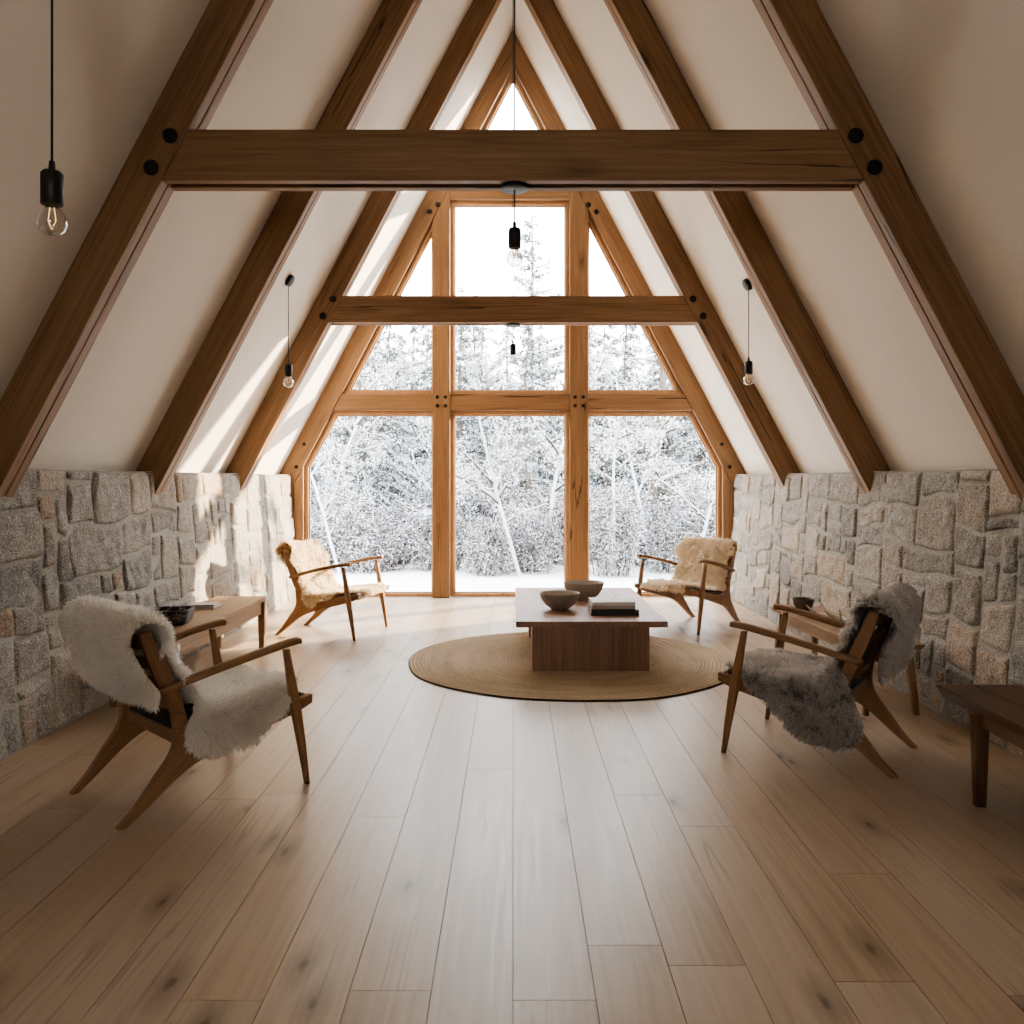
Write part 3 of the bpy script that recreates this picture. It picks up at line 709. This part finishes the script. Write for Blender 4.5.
c1 = chair('wooden lounge chair at front left, back to viewer, draped in thick white sheepskin', -1.435, 3.715, R(45.5))
c2 = chair('wooden lounge chair at right with a shaggy grey sheepskin, near the dark bench', 1.556, 4.24, R(146))
c3 = chair('wooden lounge chair at far left beside the window, sunlit, with cream sheepskin', -1.617, 7.48, R(-14))
c4 = chair('wooden lounge chair at far right beside the window, facing viewer, with cream sheepskin', 1.665, 7.84, R(-138))
P1 = [(.135, .475), (.105, .55), (.062, .65), (.035, .735), (.065, .778), (.115, .765), (.155, .71), (.205, .58), (.262, .455), (.33, .38), (.43, .366), (.58, .382), (.72, .40), (.765, .398)]
sheepskin('thick fluffy white sheepskin draped over the front left lounge chair', c1, M['fur_white'], P1,
          lerp_table([(0, .34, .30), (.05, .45, .37), (.2, .50, .40), (.30, .44, .385), (.36, .32, .325), (.45, .28, .305), (.55, .26, .30), (.60, .27, .31), (.65, .27, .41), (.70, .28, .47), (.78, .28, .41), (.9, .28, .32), (1, .24, .27)]), -1, 75000, .046, 101, lump=.028, curl=.36)
P2 = [(.11, .40), (.095, .50), (.062, .62), (.035, .71), (.065, .765), (.115, .755), (.155, .69), (.205, .565), (.262, .445), (.33, .37), (.43, .358), (.58, .376), (.72, .395), (.785, .392)]
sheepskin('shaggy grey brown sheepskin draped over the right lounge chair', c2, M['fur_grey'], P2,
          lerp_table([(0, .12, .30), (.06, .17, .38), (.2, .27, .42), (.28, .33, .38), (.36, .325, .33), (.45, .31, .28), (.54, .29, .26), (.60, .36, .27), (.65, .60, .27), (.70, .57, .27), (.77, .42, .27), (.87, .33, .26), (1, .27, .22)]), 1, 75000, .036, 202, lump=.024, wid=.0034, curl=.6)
P3 = [(.105, .62), (.078, .69), (.066, .745), (.085, .775), (.12, .76), (.16, .68), (.21, .555), (.262, .425), (.33, .350), (.43, .345), (.58, .367), (.72, .388), (.79, .392), (.815, .365)]
hw3 = lerp_table([(0, .22, .24), (.1, .27, .30), (.25, .285, .315), (.36, .275, .30), (.46, .285, .30), (.56, .27, .30), (.64, .28, .36), (.7, .27, .33), (.8, .25, .26), (1, .24, .24)])
sheepskin('cream sheepskin on the far left lounge chair in sunlight', c3, M['fur_cream'], P3, hw3, 1, 30000, .036, 303, wid=.004)
sheepskin('cream sheepskin on the far right lounge chair by the right stone wall', c4, M['fur_cream'], P3, hw3, 1, 30000, .036, 404, wid=.004)

# ------------------------------------------------------------------ benches
def bench(label, x, y, ang, L, W, H, mat, top=.035, apron=.085, leg=.045, inset_=.05, splay=.03, cham=.0, iny=None):
    """long axis = local y, origin at the centre of the floor footprint"""
    iny = inset_ if iny is None else iny
    root = thing('side_bench', label, 'bench', (x, y, 0), ang)
    bm = bmesh.new()
    nb = 3; bw = W / nb
    for k in range(nb):
        xa = -W / 2 + k * bw; xb = xa + bw - (.0015 if k < nb - 1 else 0)
        add_prism(bm, [(xa, H - top), (xb, H - top), (xb, H), (xa, H)], -L / 2, L / 2, .004, 2)
    if cham:
        for v in bm.verts:
            if v.co.z < H - top * .6:
                v.co.x *= (1 - cham / (W / 2)); v.co.y *= (1 - cham / (L / 2))
    from_bm('bench_top', bm, mat, root, wc_lin((0, 1, 0)))
    za = H - top - .001
    for sx in (-1, 1):
        xo = sx * (W / 2 - inset_ - .012)
        box('apron', xo - .011, xo + .011, -L / 2 + iny + leg, L / 2 - iny - leg, za - apron, za, mat, root, (0, 1, 0))
        for sy in (-1, 1):
            cx, cy = sx * (W / 2 - inset_ - .005), sy * (L / 2 - iny - leg / 2)
            a, b = leg / 2, leg * .33
            secs = [((cx + sx * splay, cy + sy * splay, .0005), (1, 0, 0), (0, 1, 0), b, b), ((cx + sx * splay * .6, cy + sy * splay * .6, H * .4), (1, 0, 0), (0, 1, 0), (a + b) / 2, (a + b) / 2), ((cx, cy, za), (1, 0, 0), (0, 1, 0), a, a)]
            loft('leg', secs, mat, root, 20, 7)
    for sy in (-1, 1):
        yo = sy * (L / 2 - iny - leg / 2)
        box('apron', -W / 2 + inset_ + leg, W / 2 - inset_ - leg, yo - .011, yo + .011, za - apron, za, mat, root, (1, 0, 0))
    return root
bench('long pale wooden bench along the left stone wall in sunlight', -2.195, 5.88, 0, 1.86, .40, .41, M['bench'], .035, .10, .062, inset_=.02, splay=0)
bench('slim wooden bench along the right stone wall behind the grey draped chair', 2.13, 5.52, R(3.5), 1.48, .36, .41, M['bench'], .03, .075, inset_=.06, splay=.035, cham=.012)
bench('dark brown wooden bench cut off at the lower right edge', 2.15, 2.93, 0, 1.70, .50, .43, M['darkbench'], .05, .05, .06, inset_=.028, splay=.0, cham=.02, iny=.27)

# ------------------------------------------------------------------ coffee table, rug
rt = thing('coffee_table', 'low brown wooden coffee table with slab top standing on the round rug', 'table', (.545, 6.7, 0))
bm = bmesh.new()
for k in range(5):
    xa = -.525 + k * .21; add_prism(bm, [(xa, .333), (xa + .2095, .333), (xa + .2095, .375), (xa, .375)], -.91, .91, .002, 1)
from_bm('table_top', bm, M['walnut'], rt, wc_lin((0, 1, 0)))
for yc in (-.655, .58):
    bm = bmesh.new()
    for k in range(6):
        xa = -.411 + k * .137; add_prism(bm, [(xa, .014), (xa + .1365, .014), (xa + .1365, .332), (xa, .332)], yc - .17, yc + .17, .0015, 1)
    from_bm('pedestal', bm, M['walnut'], rt, wc_lin((0, 0, 1)))
def rug():
    RR, rings, per, n = 1.215, 44, 5, 240
    V, W, Q = [], [], []
    m = rings * per
    for i in range(m + 1):
        r = RR * i / m + .0005; zz = .006 + .0065 * abs(math.sin(math.pi * i / per)) if i < m else .001
        for k in range(n):
            a = 2 * math.pi * k / n; rr = r * (1 + .006 * math.sin(5 * a + 1) + .004 * math.sin(9 * a))
            V.append((rr * math.cos(a), rr * math.sin(a) * .97, zz)); W.append((r * a if a < math.pi else r * (2 * math.pi - a), r, 0))
    for i in range(m):
        for k in range(n): Q.append((i * n + k, i * n + (k + 1) % n, (i + 1) * n + (k + 1) % n, (i + 1) * n + k)[::-1])
    mi = [1 if q >= (m - 1) * n else 0 for q in range(len(Q))]
    o = obj('round_rug', mesh_np('round_rug', V, Q, None, (M['jute'], M['hem']), mi, True, {'wc': ('FLOAT_VECTOR', W)}))
    o.location = (.43, 6.28, .001); tag(o, 'round braided jute rug on the oak floor under the coffee table', 'rug')
rug()

# ------------------------------------------------------------------ things on tables
def bowl(label, x, y, z, r, h, mat, matin, foot=.45, wob=.0):
    root = thing('bowl', label, 'bowl', (x, y, z))
    out = [(0, 0), (r * foot, 0), (r * (foot + .02), h * .06), (r * .72, h * .30), (r * .90, h * .60), (r * .985, h * .88), (r, h * .97), (r * .99, h)]
    inn = [(r * .99, h), (r * .955, h * .98), (r * .93, h * .86), (r * .84, h * .58), (r * .64, h * .30), (r * .35, h * .15), (0, h * .12)]
    lathe('body', out, mat, root, 56, wob=wob); lathe('inside', inn, matin, root, 56, wob=wob)
bowl('grey stoneware bowl nearest the viewer on the coffee table', .352, 6.33, .3755, .152, .125, M['clay'], M['clayin'], .42, .01)
bowl('wide grey stoneware bowl farther back on the coffee table beside the window post', .576, 6.83, .3755, .165, .145, M['clay'], M['clayin'], .42, .012)
bowl('small dark round bowl on the right wall bench', 2.06, 5.96, .4105, .075, .10, M['darkclay'], M['darkclay'], .55)
def book(label, x, y, z, w, d, h, cov, rz=0, block=None):
    root = thing('book', label, 'book', (x, y, z), rz)
    t_ = .0035
    bm = bmesh.new()
    add_box(bm, -w / 2, w / 2, -d / 2, d / 2, 0, t_, .001, 1); add_box(bm, -w / 2, w / 2, -d / 2, d / 2, h - t_, h, .001, 1); add_box(bm, -w / 2, w / 2, -d / 2, -d / 2 + t_, t_ * .6, h - t_ * .6, .001, 1)
    from_bm('cover', bm, cov, root)
    box('pages', -w / 2 + .005, w / 2 - .005, -d / 2 + t_, d / 2 - .006, t_, h - t_, M['paper'], root, bevel=.001)
    return root
bt = .3755
book('large black covered book at the bottom of the stack on the coffee table', .732, 6.17, bt, .345, .27, .042, M['bookdark'], R(1))
book('sand coloured book in the middle of the stack on the coffee table', .728, 6.185, bt + .0425, .315, .25, .026, M['booktan'], R(-1))
book('pale grey thick book on top of the stack on the coffee table', .724, 6.185, bt + .069, .312, .25, .024, M['booklight'], R(2))
# square marble bowl
rt = thing('stone_bowl', 'square black veined stone bowl on the left wall bench', 'bowl', (-2.235, 5.5, .4105), R(8))
def sq(r, z, n=40, p=7): 
    o = []
    for k in range(n):
        a = 2 * math.pi * k / n + .0; c_, s_ = math.cos(a), math.sin(a)
        o.append((math.copysign(abs(c_) ** (2 / p), c_) * r, math.copysign(abs(s_) ** (2 / p), s_) * r, z))
    return o
rings = [sq(.001, 0), sq(.095, 0), sq(.112, .02), sq(.128, .092), sq(.127, .097), sq(.110, .096), sq(.108, .09), sq(.095, .034), sq(.001, .03)]
V = [p for r_ in rings for p in r_]; n = 40
Q = [(i * n + k, i * n + (k + 1) % n, (i + 1) * n + (k + 1) % n, (i + 1) * n + k) for i in range(len(rings) - 1) for k in range(n)]
obj('body', mesh_np('body', V, Q, None, (M['marble'],), smooth=False), rt)
book('sand coloured book lowest on the left wall bench behind the black stone bowl', -2.275, 6.18, .4105, .16, .22, .018, M['booktan'], R(86))
book('pale thin book on top of the pair on the left wall bench', -2.275, 6.175, .429, .14, .19, .014, M['paper'], R(93))
# antler on the right bench
rt = thing('antler', 'bleached forked antler lying on the right wall bench', 'antler', (2.13, 5.50, .4105), R(10)); rt.scale = (1.5, 1.4, 1.45)
tube('beam', catmull([(-.10, .19, .02), (-.04, .12, .022), (.02, .03, .018), (.02, -.06, .016), (.03, -.12, .05), (.06, -.16, .13)], 5), [.012] * 8 + [.015] * 8 + [.012] * 6 + [.009] * 2 + [.006] * 2, M['drift'], rt, 10)
for a, b, c_ in (((.02, .03, .018), (-.05, .01, .05), (-.09, .01, .115)), ((-.04, .12, .022), (-.08, .09, .05), (-.11, .08, .075)), ((.02, -.06, .016), (-.04, -.10, .03), (-.08, -.15, .09))):
    tube('tine', catmull([a, b, c_], 5), [.010, .010, .0095, .009, .008, .007, .006, .005, .004, .003, .002], M['drift'], rt, 8)

# ------------------------------------------------------------------ outside
def snow_field():
    nx, ny = 120, 70
    xs = np.linspace(-24, 24, nx); ys = 9.80 + (np.linspace(0, 1, ny) ** 1.7) * 42
    X, Y = np.meshgrid(xs, ys, indexing='ij'); n = SNoise(5, .9, 9, 2); n2 = SNoise(6, 2.6, 9, 2)
    P = np.stack([X, Y], -1); k = np.clip((Y - 9.9) / 2, 0, 1)
    Zz = -.07 + k * (n(P) * .06 + n2(P) * .03) + np.clip((Y - 12.3) / 10, 0, 1) ** 1.1 * .5
    I = np.arange(nx * ny).reshape(nx, ny); Q = np.stack([I[:-1, :-1], I[1:, :-1], I[1:, 1:], I[:-1, 1:]], -1).reshape(-1, 4)
    o = obj('snowy_ground', mesh_np('snowy_ground', np.stack([X, Y, Zz], -1), Q, None, (M['snow'],), smooth=True)); tag(o, kind='structure')
snow_field()
def gz(y): return -.07 + max(0, min(1, (y - 12.3) / 10)) ** 1.1 * .5
def quads(P, size, g, up=None):
    n = len(P); a = g.normal(size=(n, 3)); a /= np.linalg.norm(a, axis=1, keepdims=True); b = np.cross(a, g.normal(size=(n, 3))); b /= np.linalg.norm(b, axis=1, keepdims=True)
    s = size * g.uniform(.5, 1.4, n)[:, None]; a = a * s; b = b * s * .5
    return np.stack([P - a - b * .3, P - b, P + a + b * .3, P + b], 1).reshape(-1, 3)
def ribbons(p0, p1, r, g):
    n = len(p0); d = p1 - p0; d /= np.maximum(1e-6, np.linalg.norm(d, axis=1, keepdims=True)); s = np.cross(d, [0.05, 1, 0.02]); s /= np.maximum(1e-6, np.linalg.norm(s, axis=1, keepdims=True)); s2 = np.cross(d, s)
    r = np.broadcast_to(np.asarray(r, float).reshape(-1, 1), (n, 1))
    A = np.stack([p0 - s * r, p0 + s * r, p1 + s * r * .8, p1 - s * r * .8], 1).reshape(-1, 3)
    B = np.stack([p0 - s2 * r, p0 + s2 * r, p1 + s2 * r * .8, p1 - s2 * r * .8], 1).reshape(-1, 3)
    return np.concatenate([A, B])
def pack(name, groups, mats):
    V = np.concatenate([v for v, _ in groups]); mi = np.concatenate([np.full(len(v) // 4, m) for v, m in groups])
    return mesh_np(name, V, np.arange(len(V)).reshape(-1, 4), None, mats, mi)
def trunk_mesh(pts, rad):
    V, Q = [], []; n = 8
    for (p, r) in zip(pts, rad):
        for k in range(n): V.append((p[0] + r * math.cos(k * 2 * math.pi / n), p[1] + r * math.sin(k * 2 * math.pi / n), p[2]))
    for i in range(len(pts) - 1):
        for k in range(n): Q.append((i * n + k, i * n + (k + 1) % n, (i + 1) * n + (k + 1) % n, (i + 1) * n + k))
    return mesh_np('trunk', V, Q, None, (M['bark'],), smooth=True)
def conifer(h, Rd, seed, nb=80, dens=110, snow=.40, droop=.4, sz=.045):
    g = np.random.default_rng(seed)
    pts = [(.04 * math.sin(k * 1.3 + seed), .04 * math.cos(k + seed), h * k / 8) for k in range(9)]
    tm = trunk_mesh(pts, [max(.008, .018 * h * (1 - k / 8.2)) for k in range(9)])
    GD, GS, r0, r1, rr = [], [], [], [], []
    for k in range(nb):
        u = g.random() ** 1.1; z = h * (.06 + .93 * u); az = g.uniform(0, 6.283); L = Rd * (1 - u) ** .75 * g.uniform(.6, 1.15) + .08
        out = np.array([math.cos(az), math.sin(az), 0]); perp = np.array([-out[1], out[0], 0])
        m = max(8, int(dens * L)); s = g.random(m) ** .8
        lat = g.normal(size=m) * .16 * L * (1.1 - s)
        P = np.array([0, 0, z]) + out * (s * L)[:, None] + perp * lat[:, None]
        P[:, 2] += L * (.12 * s - droop * s ** 2) - np.abs(lat) * .3 + g.normal(size=m) * .03
        sn = g.random(m) < snow
        GD.append(P[~sn] - np.array([0, 0, .03])); GS.append(P[sn] + np.array([0, 0, .02]))
        ss = np.linspace(0, 1, 6); B = np.array([0, 0, z]) + out * (ss * L)[:, None]; B[:, 2] += L * (.12 * ss - droop * ss ** 2)
        r0.append(B[:-1]); r1.append(B[1:]); rr.append(np.linspace(.014, .005, 5))
    r0, r1, rr = np.concatenate(r0), np.concatenate(r1), np.concatenate(rr)
    up = np.array([0, 0, .016])
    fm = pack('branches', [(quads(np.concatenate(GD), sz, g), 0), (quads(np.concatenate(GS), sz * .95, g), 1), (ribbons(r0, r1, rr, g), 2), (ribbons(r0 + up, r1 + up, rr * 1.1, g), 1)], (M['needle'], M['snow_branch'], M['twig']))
    return tm, fm
def broadleaf(h, seed, spread=.45, levels=4, snowq=5, leanx=0, thick=1.0):
    g = np.random.default_rng(seed); segs = []
    def grow(p, d, L, r, lev):
        n = 5 if lev == 0 else 4; q = p.copy(); dd = d.copy(); pts = [q.copy()]
        for i in range(n):
            dd = dd + g.normal(size=3) * (.06 if lev == 0 else .16) + np.array([0, 0, .04 if lev < 2 else -.03]); dd /= np.linalg.norm(dd)
            q2 = q + dd * L / n; segs.append((q.copy(), q2.copy(), r * (1 - .6 * i / n), lev)); q = q2; pts.append(q.copy())
        if lev < levels - 1:
            nbr = (9, 6, 5, 4)[lev]
            for b in range(nbr):
                f = g.uniform(.25 if lev == 0 else .15, 1.0); i = min(n - 1, int(f * n)); bp = pts[i] + (pts[i + 1] - pts[i]) * (f * n - i if f * n - i <= 1 else .5)
                az = g.uniform(0, 6.283); sd = np.array([math.cos(az), math.sin(az), g.uniform(-.1, .5)])
                nd = dd * .55 + sd * (spread + .35); nd /= np.linalg.norm(nd)
                grow(bp, nd, L * g.uniform(.24, .40) * (1.15 - .5 * f), r * .5, lev + 1)
    grow(np.array([0, 0, -.05]), np.array([leanx, 0, 1.0]) / math.hypot(leanx, 1), h, (.014 * h + .03) * thick, 0)
    tr = [s for s in segs if s[3] == 0]
    tm = trunk_mesh([s[0] for s in tr] + [tr[-1][1]], [s[2] for s in tr] + [tr[-1][2] * .5])
    br = [s for s in segs if s[3] > 0]
    p0 = np.array([s[0] for s in br]); p1 = np.array([s[1] for s in br]); r = np.maximum(.004, np.array([s[2] for s in br]))
    up = np.array([0, 0, 1.0]) * (r * .9 + .004)[:, None]
    tips = np.array([s[1] for s in br if s[3] >= levels - 2]); P = np.repeat(tips, snowq, 0); P = P + g.normal(size=P.shape) * .05
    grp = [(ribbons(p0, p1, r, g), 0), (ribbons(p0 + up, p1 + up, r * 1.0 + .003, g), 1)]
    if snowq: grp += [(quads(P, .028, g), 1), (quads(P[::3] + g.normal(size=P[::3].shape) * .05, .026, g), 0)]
    return tm, pack('branches', grp, (M['twig'], M['snow_branch']))
def bush(h, seed, n=56):
    g = np.random.default_rng(seed); a0, a1, rr = [], [], []
    for k in range(n):
        az = g.uniform(0, 6.283); le = g.uniform(.08, .48); H = h * g.uniform(.5, 1.1); p = np.array([g.normal() * .16, g.normal() * .14, -.05]); m = 7
        for i in range(m):
            f = i / m; d = np.array([math.cos(az) * le * (.2 + f * 1.3), math.sin(az) * le * (.2 + f * 1.3), 1 - f * .8 * le]); q = p + d * H / m + g.normal(size=3) * .02
            a0.append(p.copy()); a1.append(q.copy()); rr.append(.010 * (1 - .7 * f)); 
            if i > 1:
                for _ in range(3):
                    t_ = q + g.normal(size=3) * np.array([.11, .11, .10]); a0.append(q.copy()); a1.append(t_); rr.append(.004)
            p = q
    a0, a1, rr = np.array(a0), np.array(a1), np.array(rr); up = np.array([0, 0, .012])
    P = np.repeat(a1, 12, 0) + g.normal(size=(len(a1) * 12, 3)) * .06; sn = g.random(len(P)) < .42
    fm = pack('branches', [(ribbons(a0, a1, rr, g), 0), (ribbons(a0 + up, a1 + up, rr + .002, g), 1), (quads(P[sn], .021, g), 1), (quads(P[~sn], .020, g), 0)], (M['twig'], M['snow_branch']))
    return None, fm
def plant(kind, meshes, x, y, s, rz, label, cat, group=None, sz=None):
    o = thing(kind, label, cat, (x, y, gz(y) - .03), rz, group); o.scale = (s, s, sz or s)
    tm, fm = meshes
    if tm: obj('trunk', tm, o)
    obj('branches', fm, o)
con = [conifer(5.2, 1.15, 1, 100, 190, sz=.034), conifer(6.0, 1.2, 2, 110, 190, sz=.034), conifer(4.4, 1.0, 3, 90, 190, snow=.52, sz=.034)]
tall = conifer(7.3, 1.7, 9, 120, 90, .22, -.12, .036)
dec = [broadleaf(4.6, 11), broadleaf(5.2, 12, .5), broadleaf(3.8, 13, .55), broadleaf(5.2, 15, .35, 4, 1, .06)]
bsh = [bush(1.15, 31), bush(1.5, 32), bush(.9, 33)]
rr = random.Random(3)
def radius(ms):
    me = ms[1]; co = np.empty(len(me.vertices) * 3, np.float32); me.vertices.foreach_get('co', co); co = co.reshape(-1, 3)
    return float(np.percentile(np.hypot(co[:, 0], co[:, 1]), 98.5))
spots = []
def put(kind, ms, x, y, s, label, cat, group=None, force=False, tight=.62):
    r = radius(ms) * s
    if not force and any(math.hypot(x - a, y - b) < (r + c) * tight for a, b, c in spots): return False
    spots.append((x, y, r)); plant(kind, ms, x, y, s, rr.uniform(0, 6.28), label, cat, group); return True
put('tall_spruce', tall, .42, 19.5, 1.0, 'tall thin spruce rising above the forest against the sky behind centre pane', 'tree', force=True)
put('bare_tree', dec[3], 2.6, 15.6, .9, 'thin bare tree with slender trunk behind the right hand lower pane', 'tree', force=True)
put('snowy_spruce', con[1], -2.75, 15.2, .9, 'nearest big snowy spruce behind the left hand lower pane', 'tree', force=True)
CL, CG = 'snow covered conifer in the dense forest beyond the gable window', 'snowy conifers beyond the window'
DL, DG = 'bare snow dusted deciduous tree in the forest beyond the gable window', 'bare snowy trees beyond the window'
BL, BG = 'low snow laden shrub at the forest edge beyond the gable window', 'snowy shrubs at the forest edge'
sap = []
for sd, ln in ((61, .35), (62, -.28), (63, .12)):                  # bent saplings wholly coated in snow
    tm_, fm_ = broadleaf(3.1, sd, .5, 3, 6, ln, .45); tm_.materials[0] = M['snow_branch']; sap.append((tm_, fm_))
for x, y, k, sc_ in ((-2.55, 12.5, 0, .85), (-1.35, 12.8, 1, .95), (.12, 12.4, 1, 1.0), (.45, 13.1, 2, 1.1), (1.45, 12.6, 0, .8), (2.75, 12.7, 1, .95), (2.2, 13.3, 2, 1.05), (-3.1, 13.4, 2, 1.0)):
    put('snowy_sapling', sap[k], x, y, sc_, 'slender bent sapling coated white with snow at the forest edge', 'tree', 'snow coated saplings at the forest edge', True)
spots[-8:] = []
for k in range(1500):                       # shrubs along the forest edge
    y = 12.6 + 2.6 * rr.random() ** 1.4; x = rr.uniform(-1, 1) * (y * .29 + .7)
    put('snowy_shrub', rr.choice(bsh), x, y, rr.uniform(.75, 1.15), BL, 'shrub', BG, tight=.68)
for k in range(3500):                       # trees behind them
    y = rr.uniform(14.6, 34); x = rr.uniform(-1, 1) * (y * .29 + 1.2)
    if y < 19 and abs(x - .42) < 1.5 and rr.random() < .7: continue
    if rr.random() < .62: put('snowy_spruce', rr.choice(con), x, y, (.76 + .027 * (y - 14)) * rr.uniform(.85, 1.12), CL, 'tree', CG)
    else: put('bare_tree', rr.choice(dec[:3]), x, y, rr.uniform(.7, .95), DL, 'tree', DG)

# ------------------------------------------------------------------ light, world, camera
w = bpy.data.worlds.new('overcast winter sky'); bpy.context.scene.world = w; w.use_nodes = True
nt = w.node_tree; nt.nodes.clear()
o = nt.nodes.new('ShaderNodeOutputWorld'); bg = nt.nodes.new('ShaderNodeBackground'); tc = nt.nodes.new('ShaderNodeTexCoord'); sp = nt.nodes.new('ShaderNodeSeparateXYZ'); cr = nt.nodes.new('ShaderNodeValToRGB')
cr.color_ramp.elements[0].position = 0; cr.color_ramp.elements[0].color = (1, .975, .93, 1); cr.color_ramp.elements[1].position = .8; cr.color_ramp.elements[1].color = (.88, .94, 1, 1)
nt.links.new(tc.outputs['Generated'], sp.inputs[0]); nt.links.new(sp.outputs[2], cr.inputs[0]); nt.links.new(cr.outputs[0], bg.inputs[0]); nt.links.new(bg.outputs[0], o.inputs[0])
bg.inputs[1].default_value = 10.0
sun = bpy.data.lights.new('low winter sun', 'SUN'); sun.energy = 24; sun.color = (1, .80, .54); sun.angle = R(1.2)
so = bpy.data.objects.new('low_winter_sun', sun); C.objects.link(so); E = R(14.5)
so.rotation_euler = Vector((.823 * math.cos(E), .568 * math.cos(E), math.sin(E))).to_track_quat('Z', 'Y').to_euler(); so.location = (9, 16, 9)

cam = bpy.data.cameras.new('camera'); co = bpy.data.objects.new('camera', cam); C.objects.link(co)
co.location = (0, 0, CZ); co.rotation_euler = (R(90), 0, 0)
cam.sensor_width = 36; cam.sensor_fit = 'HORIZONTAL'; cam.lens = F / 1024 * 36
cam.shift_x = -(513 - 512) / 1024; cam.shift_y = (480 - 512) / 1024; cam.clip_start = .05; cam.clip_end = 300
sc = bpy.context.scene; sc.camera = co
sc.view_settings.view_transform = 'AgX'; sc.view_settings.look = 'AgX - Medium High Contrast'; sc.view_settings.exposure = 0.42
sc.cycles.use_denoising = True; sc.cycles.max_bounces = 12; sc.cycles.diffuse_bounces = 6; sc.cycles.transparent_max_bounces = 16
